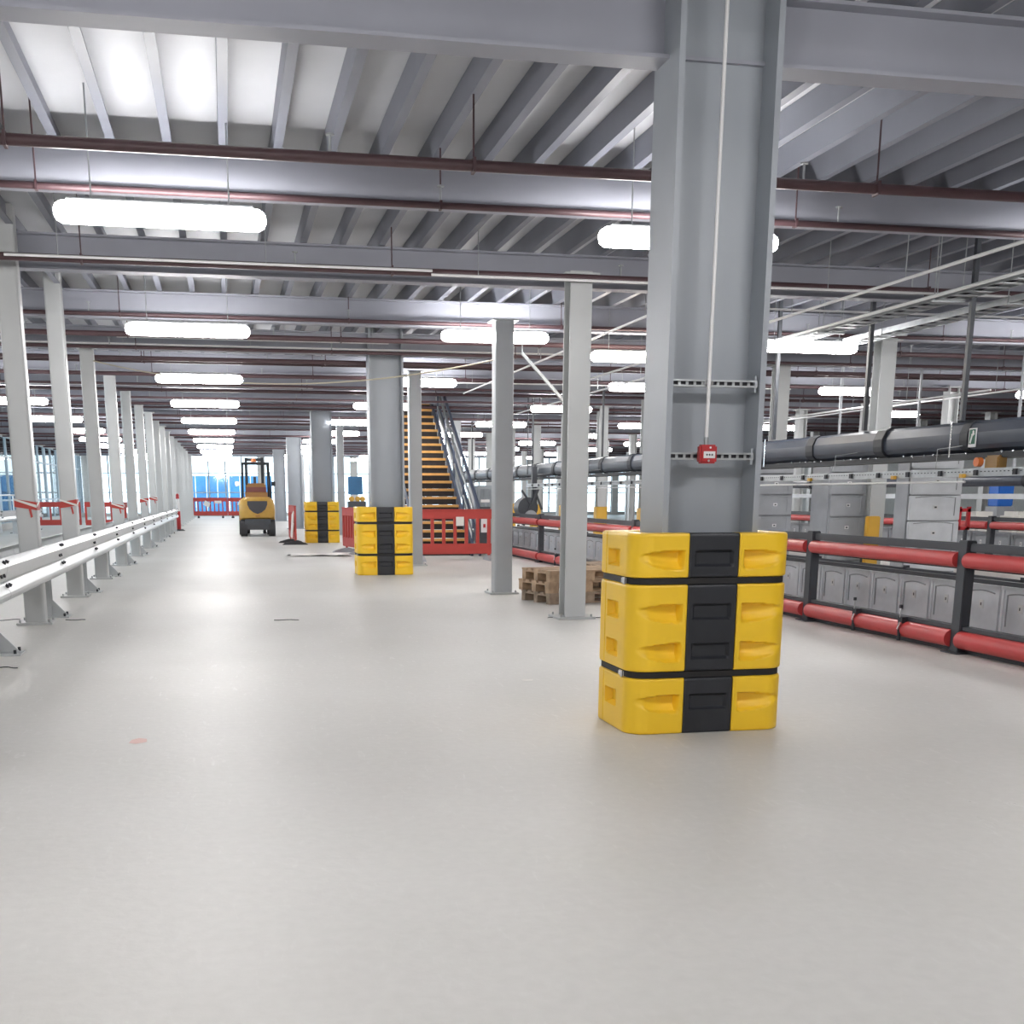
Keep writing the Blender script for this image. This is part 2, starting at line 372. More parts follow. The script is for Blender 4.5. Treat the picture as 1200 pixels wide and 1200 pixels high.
for k, y in enumerate((41.0, 48.0, 55.0, 62.0)):
    box_column('thin grey column seen between the second and third big columns, %s from the front' % ORD[k], .24, 3.9, y, M['column'], 'slim columns right of the aisle')
p = AY(535, 500, 37.5); h_column('slim grey column behind the top of the stair handrail', .24, p.x, 37.5, M['column'], 'slim columns right of the aisle')
for r, (X0, Y0, cnt, nm) in enumerate(((10.15, 17.2, 14, 'just beyond the conveyor'), (16.0, 20.7, 13, 'in the second row beyond the conveyor'), (22.0, 24.2, 12, 'in the third row beyond the conveyor'))):
    for k in range(cnt):
        h_column('pale grey H column %s, %s from the front' % (nm, ORD[k]), .25, X0, Y0+3.52*k, M['column_light'], 'columns beyond the conveyor', rz=math.pi/2 if r else 0)

# ------------------------------------------------------------------ big H columns
BX = 2.79
BIGY = [6.69, 20.85, 35.0, 49.1, 63.2]
BN = ['very wide grey H column rising from the near yellow protector', 'wide grey H column rising from the second yellow protector', 'wide dark grey H column rising from the third yellow protector', 'wide grey H column with no protector, fourth along the aisle', 'wide grey H column with no protector, fifth and farthest along the aisle']
for k, y in enumerate(BIGY):
    t = thing('large_column', BN[k], 'column', (BX, y, 0), 0, 'wide columns along the aisle')
    prof = [(b, a) for a, b in hprof(.38, .60, .035, .022)]
    MB().prism(prof, (0,0,0), 'z', ZD-.02).build('shaft', M['bigcol'], t)
    MB().box((0,0,.0125), (.74, .5, .025)).build('base_plate', M['bigcol'], t)
# fire alarm call point, its conduit and the two slotted channels on the near column
def channel(z, label, yf=6.52):
    t = thing('slotted_channel', label, 'channel', (BX-.01, yf, z), 0, 'slotted channels on the near column')
    c = MB(); L = .52
    c.box((0,0,.018), (L,.03,.004)); c.box((0,0,-.018), (L,.03,.004)); 
    c.box((0,-.014,.015),(L,.003,.010)); c.box((0,-.014,-.015),(L,.003,.010))
    nS = 11
    for i in range(nS+1): c.box((-L/2+L*i/nS, -.002, 0), (.016,.003,.034))
    c.build('rail', M['galv'], t)
    MB().box((0,.012,0), (L,.003,.036)).build('slots', M['line'], t)
    MB().box((L/2-.01,.01,0), (.012,.05,.09)).box((L/2+.01,.035,0), (.04,.008,.09)).build('end_bracket', M['bigcol'], t)
    return t
channel(2.02, 'upper slotted channel across the big near column')
channel(1.615, 'lower slotted channel behind the red call point')
t = thing('alarm_call_point', 'red fire alarm call point on the big near column', 'alarm', (2.735, 6.47, 1.625))
MB().box((0,0,0), (.105,.055,.105), bev=.01).build('housing', M['callred'], t, smooth=40)
MB().box((.003,-.029,-.004), (.07,.004,.038)).build('white_window', M['white'], t)
mk = MB()
for dx in (-.016,0,.016): mk.box((.003+dx,-.032,-.004), (.009,.003,.009), rot=(0,math.pi/4,0))
mk.build('dots', M['line'], t)
MB().tube([(.008,-.026,.036),(.008,-.031,.036)], .006, 10).build('indicator_light', M['white'], t)
MB().tube([(0,-.026,-.037),(0,-.03,-.037)], .007, 10).build('key_hole', M['chrome'], t)
t = thing('conduit', 'white vertical conduit running down to the red call point', 'conduit', (2.735, 6.49, 1.67))
MB().tube([(0,0,.01),(0.012,0,2.6)], .011, 12).build('pipe', M['white'], t, smooth=60)
MB().tube([(0,0,0),(0,0,.05)], .014, 10).build('gland', M['galv'], t, smooth=60)
MB().box((.003,.01,.35), (.05,.02,.02)).build('saddle_clip', M['chrome'], t)

# ------------------------------------------------------------------ column protectors
PW, PD, PR, PH, BLK = 1.00, .68, .13, 1.18, .31
def perim():
    """centreline of the outer face as a list of (s, x, y, nx, ny), starting at the middle of the front face, going clockwise to -X"""
    segs = []
    a, b, r = PW/2, PD/2, PR
    def line(p, q, nrm): segs.append(('l', p, q, nrm))
    line((0,-b), (-a+r,-b), (0,-1)); segs.append(('a', (-a+r,-b+r), 270, 180)); line((-a,-b+r), (-a,b-r), (-1,0))
    segs.append(('a', (-a+r,b-r), 180, 90)); line((-a+r,b), (a-r,b), (0,1)); segs.append(('a', (a-r,b-r), 90, 0))
    line((a,b-r), (a,-b+r), (1,0)); segs.append(('a', (a-r,-b+r), 0, -90)); line((a-r,-b), (0,-b), (0,-1))
    return segs
SEG = perim()
def slen(g): return math.hypot(g[2][0]-g[1][0], g[2][1]-g[1][1]) if g[0] == 'l' else PR*math.pi/2
TOT = sum(slen(g) for g in SEG)
def pt(s):
    s = s % TOT
    for g in SEG:
        L = slen(g)
        if s <= L+1e-9:
            t = s/L
            if g[0] == 'l': return (g[1][0]+(g[2][0]-g[1][0])*t, g[1][1]+(g[2][1]-g[1][1])*t, *g[3])
            a = math.radians(g[2]+(g[3]-g[2])*t); return (g[1][0]+PR*math.cos(a), g[1][1]+PR*math.sin(a), math.cos(a), math.sin(a))
        s -= L
    return pt(0)
HALF = TOT/2
QS = PW/2-PR+PR*math.pi/2+PD/2-PR     # arc length from front middle to side middle
PZ = [1.035, .725, .495, .19]
def depth(s, z, black):
    """pocket depth at perimeter position s (0 at front middle, may be negative) and height z"""
    s = abs(((s+HALF) % TOT)-HALF)     # 0 front middle .. HALF back middle
    m = s if s < QS else 2*QS-s          # distance from front/back middle
    dz = min(((z-c) for c in PZ), key=abs)
    sm = lambda e: max(0.0, min(1.0, e/.010))
    if black:
        return .024*sm(.118-m)*sm(.046-abs(dz)) if m < .125 else 0
    u = m-BLK/2
    if u < .33:        # lens pocket beside the black strip, deep end next to it
        t = (u-.03)/.285
        if t <= 0 or t >= 1: return 0
        up, lo = .050*(1-.55*t*t), .066*(1-t**2.8)
        e = min(up-dz, dz+lo)
        slope = min(1.0, max(0, (dz+lo)/.05))
        return .062*(1-t**1.8)*sm(e)*(.35+.65*slope)*min(1, (u-.03)/.02)
    v = QS-m           # distance from side middle
    if v < .105: return .045*sm(.048-abs(dz+.004))*min(1,(.105-v)/.01)
    return 0
def prot_section(s0, s1, z0, z1, step, black, inset=0.0):
    n = max(2, round((s1-s0)/step)); S_ = [s0+(s1-s0)*i/n for i in range(n+1)]
    r = .014; m = max(2, round((z1-z0-2*r)/step)); Z_ = [z0, z0+r*.3, z0+r]+[z0+r+(z1-z0-2*r)*i/m for i in range(1, m)]+[z1-r, z1-r*.3, z1]
    mb = MB(); vs = []; fs = []
    def off(z):
        d = min(z-z0, z1-z)
        return 0 if d >= r else r-math.sqrt(max(0, r*r-(r-d)**2))
    for z in Z_:
        for s in S_:
            x, y, nx, ny = pt(s); d = depth(s, z, black)+off(z)+inset; 
            e = min(s-s0, s1-s)
            if e < 1e-6: d += .006
            vs.append((x-nx*d, y-ny*d, z))
    w_ = n+1; h_ = len(Z_)
    for j in range(h_-1):
        for i in range(n): fs.append((j*w_+i, j*w_+i+1, (j+1)*w_+i+1, (j+1)*w_+i))
    # inner skin and caps
    k0 = len(vs); T = .125
    for z in (z0, z1):
        for s in S_:
            x, y, nx, ny = pt(s); vs.append((max(-PW/2+T, min(PW/2-T, x-nx*T)), max(-PD/2+T, min(PD/2-T, y-ny*T)), z))
    for i in range(n):
        fs.append((i, k0+i, k0+i+1, i+1)); a = (h_-1)*w_
        fs.append((a+i, a+i+1, k0+w_+i+1, k0+w_+i)); fs.append((k0+i, k0+w_+i, k0+w_+i+1, k0+i+1))
    fs.append((*[j*w_ for j in range(h_)], k0+w_, k0)); fs.append((*[j*w_+n for j in range(h_)][::-1], k0+n, k0+w_+n))
    return mb.add(vs, fs)
TIERS = ((0.0, .335), (.375, .885), (.925, PH))
def make_protector(x, y, label, step, rz=0):
    t = thing('column_protector', label, 'column protector', (x, y, 0), rz, 'yellow and black column protectors')
    hb = BLK/2
    for z0, z1 in TIERS:
        for a, b in ((hb, QS+.14), (QS+.14, 2*QS-hb), (-QS-.14, -hb), (-2*QS+hb, -QS-.14)):
            prot_section(a+.0015, b-.0015, z0, z1, step, False).build('corner_section', M['yellow'], t, smooth=35)
        for a in (0, 2*QS): prot_section(a-hb+.0015, a+hb-.0015, z0, z1, step, True, .003).build('spacer_section', M['black'], t, smooth=35)
    for z in (.355, .905):
        st = MB(); n_ = 96; vs = []; fs = []
        for i in range(n_):
            px, py, nx, ny = pt(TOT*i/n_); 
            for (d, dz) in ((.012,-.017),(.012,.017),(.05,.03),(.05,-.03)): vs.append((px-nx*d, py-ny*d, z+dz))
        for i in range(n_):
            j = (i+1) % n_
            for k in range(4): fs.append((i*4+k, i*4+(k+1)%4, j*4+(k+1)%4, j*4+k))
        st.add(vs, fs); st.build('strap', M['strap'], t, smooth=40)
        bk = MB().box((-PW/2+.004, -PD/2+PR+.03, z), (.014, .07, .034), bev=.004).tube([(-PW/2-.004,-PD/2+PR+.0,z-.02),(-PW/2-.004,-PD/2+PR+.0,z+.02)], .008, 8)
        bk.build('buckle', M['chrome'], t)
    return t
make_protector(2.77, 6.71, 'yellow and black column protector in the foreground, largest of the three', .008)
make_protector(2.72, 20.85, 'yellow and black column protector second from the camera, left of the stair', .012)
make_protector(2.74, 35.0, 'small-looking yellow and black column protector third from the camera, by the forklift', .02)

# ------------------------------------------------------------------ guardrails
def wbeam(y0, y1, side, step=None):
    """W profile rail along Y; side +1 bulges to +X"""
    P = [(-.0,.185),(.015,.183),(.07,.145),(.086,.128),(.086,.112),(.056,.012),(.040,-.002),(.040,-.014),(.078,-.062),(.094,-.088),(.096,-.112),(.082,-.140),(.05,-.165),(.0,-.175)]
    th = .004; out = [(a*side, b) for a, b in P]; inn = [((a-th*2)*side, b) for a, b in P[::-1]]
    return MB().prism(out+inn, (0, y0, 0), 'y', y1-y0)
def guardrail(label, X, y0, y1, posts, near=True):
    t = thing('guardrail', label, 'guardrail', (X, y0, 0))
    L = y1-y0; Lp = 3.5; k = 0; a = 0.0
    while a < L-.1:
        b = min(a+Lp, L)
        for s in ((1,-1) if near else (1,)):
            o = wbeam(a, b+.15 if b < L else b, s).build('rail', M['rail'], t, smooth=24, loc=(s*(.185)+s*.002*(k%2), 0, .67 if s > 0 else .67))
        bl = MB()
        for dy in (0, .13):
            for dx, dz in ((.056, .160), (.066, -.036)):
                bl.tube([(.185+dx, b+dy, .67+dz-.01), (.185+dx+.012, b+dy, .67+dz+.014)], .017, 8)
            bl.tube([(.185+.076, b+dy-.3, .67+.06), (.185+.094, b+dy-.3, .67+.065)], .016, 8)
        bl.build('splice_bolts', M['convdk'], t, kind='stuff')
        a = b; k += 1
    for py in posts:
        q = py-y0
        if q < 0 or q > L: continue
        p_ = MB().prism(hprof(.15, .15, .01, .008), (0, q, 0), 'z', .80); p_.build('post', M['rail'], t)
        MB().box((.145, q, .67), (.07,.09,.22)).box((-.145, q, .67), (.07,.09,.22)).build('spacer_block', M['rail'], t)
        MB().box((.04, q, .0075), (.46,.30,.015)).build('foot_plate', M['rail'], t)
        gv = [(.075,q-.005,.015),(.25,q-.005,.015),(.085,q-.005,.20),(.075,q-.005,.20)]
        g_ = MB().add(gv+[(a_,b_+.01,c_) for a_,b_,c_ in gv], [(0,1,2,3),(7,6,5,4),(0,4,5,1),(1,5,6,2),(2,6,7,3),(3,7,4,0)]); g_.build('gusset', M['rail'], t)
        bb = MB()
        for sx, sy in ((.22,.11),(.22,-.11),(-.15,.11),(-.15,-.11)): bb.tube([(sx,q+sy,.01),(sx,q+sy,.05)], .013, 6)
        bb.build('anchor_bolts', M['convdk'], t)
    return t
guardrail('double-sided galvanised guardrail along the left of the aisle', -2.12, 7.0, 46.9, [7.1, 10.9, 14.2, 17.75, 21.2, 24.9, 28.7, 32.8, 36.8, 40.3, 43.9, 46.6])
guardrail('short galvanised guardrail in front of the left windows', -7.5, 34.0, 49.6, [34.3, 39.6, 44.8, 49.4], near=False)
t = thing('safety_handrail', 'thin white handrail along the left windows', 'handrail', (-8.2, 40, 0))
h = MB(); h.tube([(0,0,1.36),(0,12,1.36)], .03, 8); h.tube([(0,0,.75),(0,12,.75)], .02, 8); h.build('rails', M['white'], t)
for k in range(5): MB().tube([(0,k*3,0),(0,k*3,1.36)], .028, 8).build('post', M['white'], t)
# red and white marker at the rail end
t = thing('delineator_post', 'red and white marker post at the far end of the guardrail', 'marker post', (-1.86, 47.25, 0))
MB().tube([(0,0,0),(0,0,.06)], [.24,.16], 12).build('base', M['rubber'], t)
MB().tube([(0,0,.05),(0,0,.75)], .08, 12).build('lower_sleeve', M['callred'], t)
MB().tube([(0,0,.75),(0,0,1.22)], .07, 12).build('white_sleeve', M['white'], t)
MB().tube([(0,0,1.22),(0,0,1.38),(0,0,1.42)], [.07,.06,.02], 12).build('cap', M['callred'], t)
# tape on the columns
def tape_wrap(x, y, z, w_, tilt, lab):
    mb = MB(); h_ = .042; a = w_/2+.006
    c = [(-a,-a),(a,-a),(a,a),(-a,a)]; vs = []
    for i, (cx, cy) in enumerate(c):
        zz = tilt*(cx/a)*.018; vs += [(cx,cy,zz-h_),(cx,cy,zz+h_)]
    mb.add(vs, [(i*2,(i*2+2)%8,(i*2+3)%8,i*2+1) for i in range(4)])
    t = thing('barrier_tape', lab, 'tape', (x, y, z), 0, 'tape on the left columns')
    mb.build('red_band', M['redp'], t)
    MB().add([(-a,-a-.006,.045),(a,-a-.006,-.035),(a,-a-.006,-.005),(-a,-a-.006,.065)], [(0,1,2,3)]).add([(a+.004,-a,-.03),(a+.004,a,.03),(a+.004,a,.05),(a+.004,-a,0)], [(0,1,2,3)]).build('white_strand', M['sheet'], t)
    MB().add([(.03,-a-.008,-.04),(.05,-a-.03,-.14),(.07,-a-.02,-.13),(.055,-a-.008,-.04)], [(0,1,2,3)]).build('loose_end', M['redp'], t)
for k, (ci, z) in enumerate(((1, 1.29), (2, 1.27), (4, 1.16), (6, 1.24), (7, 1.27))):
    tape_wrap(-2.12, LCY[ci], z, .215, 1 if k % 2 else -1, 'red and white tape tied round the %s slim column of the left row' % ORD[ci])

# ------------------------------------------------------------------ red plastic barriers
def red_barrier(label, x, y, rz, L=2.0, nslot=8, foot=M['rubber']):
    t = thing('plastic_barrier', label, 'barrier', (x, y, 0), rz, 'red plastic barriers')
    z0, z1 = .14, 1.08; b = MB()
    b.box((0,0,z1-.10), (L,.05,.20), bev=.012); b.box((0,0,z0+.11), (L,.05,.22), bev=.012)
    b.box((0,0,z1-.01), (L,.08,.03), bev=.01)
    for i in range(nslot+1):
        xx = -L/2+.035+(L-.07)*i/nslot; b.box((xx,0,(z0+z1)/2), (.07 if 0<i<nslot else .08,.045,z1-z0-.2))
    b.build('panel', M['redp'], t)
    for s in (-1,1):
        f = MB().prism([(-.36,0),(.36,0),(.30,.05),(.05,.11),(-.05,.11),(-.30,.05)], (s*(L/2-.28)-.06, 0, 0), 'x', .12)
        f.build('foot', foot, t)
        MB().box((s*(L/2-.28),0,.15), (.06,.04,.12)).build('foot_peg', M['redp'], t)
    return t
rb = red_barrier('red slotted plastic barrier standing across the foot of the yellow stair', 4.78, 24.75, 0, 2.05, 8, M['greydk'])
MB().box((.10,-.04,.83), (.17,.01,.19)).build('notice', M['sheet'], rb)
red_barrier('red plastic barrier half hidden behind the second protector, turned away', 2.98, 28.3, math.radians(100), 1.9, 8, M['greydk'])
r2 = red_barrier('red plastic barrier seen edge-on beside the third protector', 1.83, 34.2, math.radians(92), 2.0, 8)
MB().box((-.7,.06,.62), (.5,.03,.55), rot=(.1,.2,0)).box((-.9,.09,.42), (.2,.04,.4), rot=(.1,-.2,0)).build('white_wrapping', M['sheet'], r2)
for i, (xx, lb) in enumerate(((-.95, 'left red plastic barrier closing the far end of the aisle'), (1.05, 'right red plastic barrier closing the far end of the aisle, partly behind the forklift'))):
    b_ = red_barrier(lb, xx, 72, math.radians(4*i), 1.98, 8); b_.scale = (1,1,1.1)
    MB().box((-.2,-.05,.75), (.35,.02,.26), rot=(0,.5,0)).build('notice', M['sheet'], b_); MB().box((.45,-.05,.85), (.4,.02,.14)).build('notice', M['sheet'], b_)
for i, (xx, yy, rz, lb) in enumerate(((-6.95, 51.2, 8, 'red slotted plastic barrier left of the guardrail, behind the second column'), (-4.75, 50.8, -5, 'red slotted plastic barrier left of the guardrail, beside the third column'), (-4.0, 47.0, 75, 'red slotted plastic barrier turned sideways behind the fourth column'))):
    red_barrier(lb, xx, yy, math.radians(rz), 2.0, 5)

# ------------------------------------------------------------------ forklift (rear view)
t = thing('forklift', 'yellow forklift seen from behind, parked at the far end of the aisle', 'forklift', (1.01, 40.3, 0))
def fl(nm, mb, m, par=None, sm=None): return mb.build(nm, m, par or t, smooth=sm)
# counterweight: lofted rounded block
vs = []; fs = []; rows = [(.50,.50,.28),(.62,.58,.06),(.80,.60,0),(1.05,.585,.02),(1.2,.55,.06),(1.30,.46,.16)]
for z, hw, dy in rows:
    pr_ = [(-hw,1.0),(-hw,.30+dy),(-hw*.93,.14+dy),(-hw*.75,.05+dy),(-hw*.4,dy+.01),(0,dy),(hw*.4,dy+.01),(hw*.75,.05+dy),(hw*.93,.14+dy),(hw,.30+dy),(hw,1.0)]
    vs += [(a,b,z) for a,b in pr_]
for j in range(len(rows)-1):
    for i in range(11): fs.append((j*11+i, j*11+(i+1)%11, (j+1)*11+(i+1)%11, (j+1)*11+i))
fs.append(tuple(range(11))); fs.append(tuple(55+i for i in range(11)))
fl('counterweight', MB().add(vs, fs), M['fork'], sm=35)
gp = [(-.33,1.17),(.33,1.17),(.33,1.05),(.26,.90),(.14,.80),(0,.75),(-.14,.80),(-.26,.90),(-.33,1.05)]
fl('radiator_grille', MB().prism(gp, (0,-.035,0), 'y', .12), M['line'])
fl('chassis', MB().box((0,.9,.40), (.86,1.7,.36)), M['charcoal']); fl('tow_pin', MB().box((0,-.01,.68), (.14,.05,.05)), M['forkseat'])
for s in (-1,1):
    fl('rear_wheel', MB().tube([(s*.36,.30,.28),(s*.58,.30,.28)], .28, 20), M['rubber'], sm=50)
    fl('front_wheel', MB().tube([(s*.36,1.95,.34),(s*.60,1.95,.34)], .34, 20), M['rubber'], sm=50)
    fl('side_panel', MB().box((s*.53,1.2,.78), (.12,1.5,.62), bev=.04), M['fork'])
    fl('guard_post', MB().bar((s*.47,.35,1.2),(s*.43,.75,2.40), .07,.09), M['convdk'])
    fl('front_guard_post', MB().bar((s*.46,2.0,1.1),(s*.43,1.65,2.40), .06,.08), M['convdk'])
    fl('mast_rail', MB().box((s*.28,2.25,1.35), (.10,.14,2.6)), M['convdk'])
    fl('mirror', MB().box((s*.62,1.6,1.75), (.14,.03,.16), bev=.01), M['chrome' if s < 0 else 'convdk'])
gd = MB().box((0,.75,2.42), (.95,.08,.07)).box((0,1.65,2.42), (.95,.08,.07)).box((-.44,1.2,2.42), (.07,.95,.07)).box((.44,1.2,2.42), (.07,.95,.07))
for i in range(6): gd.box((-.3+.12*i,1.2,2.42), (.04,.9,.03))
fl('overhead_guard', gd, M['convdk'])
fl('engine_hood', MB().box((0,.75,1.36), (.74,.7,.30), bev=.05), M['forkseat']); fl('gas_bottle_band', MB().box((0,.39,1.55), (.66,.04,.16)), M['forkred'])
fl('seat_back', MB().box((0,.85,1.60), (.66,.18,.32), bev=.05), M['forkseat'])
fl('mast_crossbar', MB().box((0,2.25,2.58), (.66,.12,.10)), M['convdk']); fl('mast_crossbar', MB().box((0,2.25,1.2), (.66,.1,.1)), M['convdk'])
fl('lift_cylinder', MB().tube([(.0,2.2,.5),(.0,2.2,2.0)], .05, 10), M['charcoal'])
fl('beacon', MB().tube([(-.05,.78,2.46),(-.05,.78,2.50),(-.05,.78,2.58)], [.09,.09,.05], 12), M['orange'])
for s in (-1,1): fl('fork', MB().box((s*.3,2.95,.05), (.12,1.2,.04)), M['charcoal'])

# ------------------------------------------------------------------ stair
sy0, sx0, sx1 = 26.6, 4.15, 5.50
NS, RI, GO = 24, .19, .285
t = thing('metal_stair', 'tall stair with orange-yellow nosings behind the red barrier', 'stair', (0, sy0, 0))
tf = rf = nf = None
sw = sx1-sx0
for k in range(NS):
    pos = ((sx0+sx1)/2, k*GO, (k+1)*RI)
    if k == 0:
        tf = MB().box((0,.15,-.02), (sw,.30,.035)).build('tread', M['tread'], t, loc=pos)
        rf = MB().box((0,.02,-.10), (sw,.008,.155)).build('riser', M['riser'], t, loc=pos)
        nf = MB().box((0,0,-.02), (sw,.055,.06)).build('nosing', M['nosing'], t, loc=pos)
    else: inst(tf,'tread',t,pos); inst(rf,'riser',t,pos); inst(nf,'nosing',t,pos)
tz, ty = NS*RI, NS*GO
for x_ in (sx0-.03, sx1+.03): MB().bar((x_,-.1,.05),(x_,ty,tz+.05), .05,.34).build('stringer', M['steelblue'], t)
for s, x_ in enumerate((sx0-.06, sx1+.08)):
    hr = MB(); hr.tube([(x_,0,1.0),(x_,ty,tz+1.0)], .034, 8); hr.build('handrail', M['galv' if s else 'steelblue'], t, smooth=60)
    MB().tube([(x_,0,.55),(x_,ty,tz+.55)], .022, 8).build('mid_rail', M['galv' if s else 'wood'], t, smooth=60)
    for k in range(0, NS, 4): MB().tube([(x_,k*GO+.1,k*RI+.1),(x_,k*GO+.1,k*RI+1.1)], .025, 8).build('baluster', M['steelblue'], t)
# outer blue-grey handrail frame to the right of the stair
MB().bar((sx1+.20,-.2,.1),(sx1+.20,ty*.75,tz*.75+.1), .06,.26).bar((sx1+.20,-.2,.95),(sx1+.20,ty*.75,tz*.75+.95), .06,.08).build('side_screen_rail', M['steelblue'], t)
MB().box((sx1+.22,-.55,.62), (.24,.05,1.0)).build('notice_board', M['charcoal'], t)
MB().box((sx1+.22,-.585,.80), (.19,.01,.5)).box((sx1+.22,-.585,1.25), (.2,.01,.06)).build('white_notice', M['white'], t)
MB().box((sx1+.20,-.595,.70), (.05,.01,.08)).box((sx1+.30,-.595,.72), (.05,.01,.08)).build('red_mark', M['callred'], t)

# ------------------------------------------------------------------ pallets
def pallet(label, x, y, z, rz, m, group):
    t = thing('wooden_pallet', label, 'pallet', (x, y, z), rz, group)
    L, W = 1.2, .8
    for i in range(5):
        yy = -W/2+.05+(W-.1)*i/4; o = MB().box((0,yy,.133), (L,.10 if i%2 else .13,.022)).build('deck_board', m, t)
    for i in range(3): MB().box((-L/2+.07+(L-.14)*i/2,0,.111), (.14,W,.022)).build('cross_board', m, t)
    for i in range(3):
        for j in range(3): MB().box((-L/2+.07+(L-.14)*i/2,-W/2+.05+(W-.1)*j/2,.061), (.14,.10,.078)).build('block', m, t)
    for j in range(3): MB().box((0,-W/2+.05+(W-.1)*j/2,.011), (L,.10,.022)).build('bottom_board', m, t)
    return t
PC = Vector((4.05, 14.50)); pa = math.radians(13)
ex = Vector((math.cos(pa), math.sin(pa))); ey = Vector((-math.sin(pa), math.cos(pa)))
for k, (dx, dy, dr, lb) in enumerate(((.0,.0,0,'bottom wooden pallet of the stack behind the slim pale column'),(-.03,.02,2,'middle wooden pallet of the stack behind the slim pale column'),(.0,-.01,-1.0,'top wooden pallet of the stack behind the slim pale column'))):
    c = PC+ex*(.6+dx)+ey*(.4+dy); pallet(lb, c.x, c.y, k*.1445, pa+math.radians(dr), M['wood2'] if k < 1 else M['wood'], 'stacked wooden pallets')
c = PC+ex*1.45+ey*.75
for k in range(3): pallet('%s pallet of the second stack, mostly hidden by the near protector' % ('bottom','middle','top')[k], c.x+.24, c.y+.56, k*.1445, pa+math.radians(-8+3*k), M['wood2'], 'stacked wooden pallets')

# ------------------------------------------------------------------ red rail barrier on the right
def rail_barrier(label, X, posts, lever=()):
    t = thing('rail_barrier', label, 'barrier', (X, posts[0], 0))
    y0 = posts[0]
    pmesh = None
    for py in posts:
        if pmesh is None:
            pmesh = MB().box((0,0,.50), (.10,.13,1.0), bev=.008).box((.01,0,.006), (.22,.24,.012)).build('post', M['charcoal'], t, loc=(0,py-y0,0))
        else: inst(pmesh, 'post', t, (0,py-y0,0))
    for a, b in zip(posts, posts[1:]):
        a, b = a-y0+.07, b-y0-.07
        for z, r_ in ((.828,.068),(.125,.078)):
            MB().tube([(-.03,a,z),(-.03,b,z)], r_, 20).build('red_rail', M['red'], t, smooth=50)
        MB().box((.0,(a+b)/2,.94), (.05,b-a,.075), bev=.01).build('top_channel', M['charcoal'], t)
        MB().box((.03,(a+b)/2,.755), (.03,b-a,.02)).build('lower_channel', M['convdk'], t)
        MB().box((.02,(a+b)/2,.225), (.09,b-a,.035)).box((.05,(a+b)/2,.02), (.06,b-a,.04)).build('kick_channel', M['charcoal'], t)
    for ly in lever:
        MB().box((-.07,ly-y0,.215), (.06,.07,.06)).tube([(-.1,ly-y0,.18),(-.1,ly-y0,.02)], .018, 8).build('latch', M['convdk'], t)
        MB().tube([(-.1,ly-y0,.24),(-.1,ly-y0,.33)], .006, 6).tube([(-.11,ly-y0-.03,.2),(-.12,ly-y0,.13)], .012, 6).build('lever', M['chrome'], t)
        MB().tube([(-.1,ly-y0,.33),(-.1,ly-y0,.36)], .016, 8).build('knob', M['convdk'], t)
    return t
rail_barrier('long barrier of red tubes and charcoal posts in front of the grey bins', 6.42, [3.7, 6.47, 9.27, 12.07, 15.0, 17.95, 20.9, 23.75, 26.5, 29.4], [AX(1055,735,6.33).y, AX(1001,730,6.33).y, 22.3, 6.0])
rail_barrier('second red tube barrier farther right, beyond the tall grey bin tower', 14.1, [14.0, 16.9, 19.7, 22.5, 25.4, 28.3, 31.2, 34.0])

# grey bins along the barrier
def make_bin(w_=.53, d_=.42, h_=.42, m=None):
    t = thing('plastic_bin', 'x', 'bin', group='grey bins in a row behind the red barrier')
    m = m or M['grey']; b = MB()   # open box, front (-X) face carries an arched rib
    th = .02
    b.box((0,0,.01), (d_,w_,.02)); b.box((-d_/2+th/2,0,h_/2), (th,w_,h_)); b.box((d_/2-th/2,0,h_/2), (th,w_,h_))
    b.box((0,-w_/2+th/2,h_/2), (d_-2*th,th,h_)); b.box((0,w_/2-th/2,h_/2), (d_-2*th,th,h_))
    b.box((-d_/2-.008,0,h_-.015), (.02,w_,.03)); b.box((-d_/2-.006,-w_/2+.02,h_/2), (.014,.035,h_)); b.box((-d_/2-.006,w_/2-.02,h_/2), (.014,.035,h_))
    b.build('shell', m, t)
    r = MB(); n_ = 10; pts = [(-d_/2-.004, w_/2-.08, .06)]
    for i in range(n_+1):
        a = i/n_; pts.append((-d_/2-.004, w_/2-.08-(w_-.16)*a, h_-.075+.018*math.sin(math.pi*a)))
    r.tube(pts, .007, 6); r.build('arched_rib', M['greydk'], t)
    l = MB().box((-d_/2-.004,0,h_*.56), (.006,.058,.078)); lo = l.build('label_plate', M['white'], t)
    MB().box((-d_/2-.009,0,h_*.56), (.005,.014,.028), bev=.003).build('label_mark', M['line'], lo)
    return t
b0 = make_bin(); ys = 8.02; k = 0
while ys < 28.6:
    lab = 'pale grey bin behind the near red barrier, %s from the right end' % ORD[min(k, 23)]
    if k >= 24: lab = 'pale grey bin far along the near red barrier, %s from the far end' % ORD[38-k]
    if k == 0: b0.location = (7.12, ys, .16); b0['label'] = lab
    else: dup(b0, (7.12, ys, .16), label=lab)
    k += 1; ys += .555
t = thing('bin_ledge', 'charcoal framed ledge carrying the row of grey bins', 'ledge', (7.12, 7.7, 0))
MB().box((0,10.9,.13), (.5,21.9,.04)).build('shelf', M['charcoal'], t)
MB().box((-.25,10.9,.61), (.05,21.9,.04)).box((.25,10.9,.58), (.05,21.9,.05)).build('top_frame', M['charcoal'], t)
for k in range(12):
    MB().box((.25,k*1.98+.05,.315), (.05,.05,.63)).build('leg', M['charcoal'], t); MB().box((-.25,k*1.98+.05,.055), (.04,.04,.11)).build('leg', M['charcoal'], t)
b2 = make_bin(m=M['greydk'])
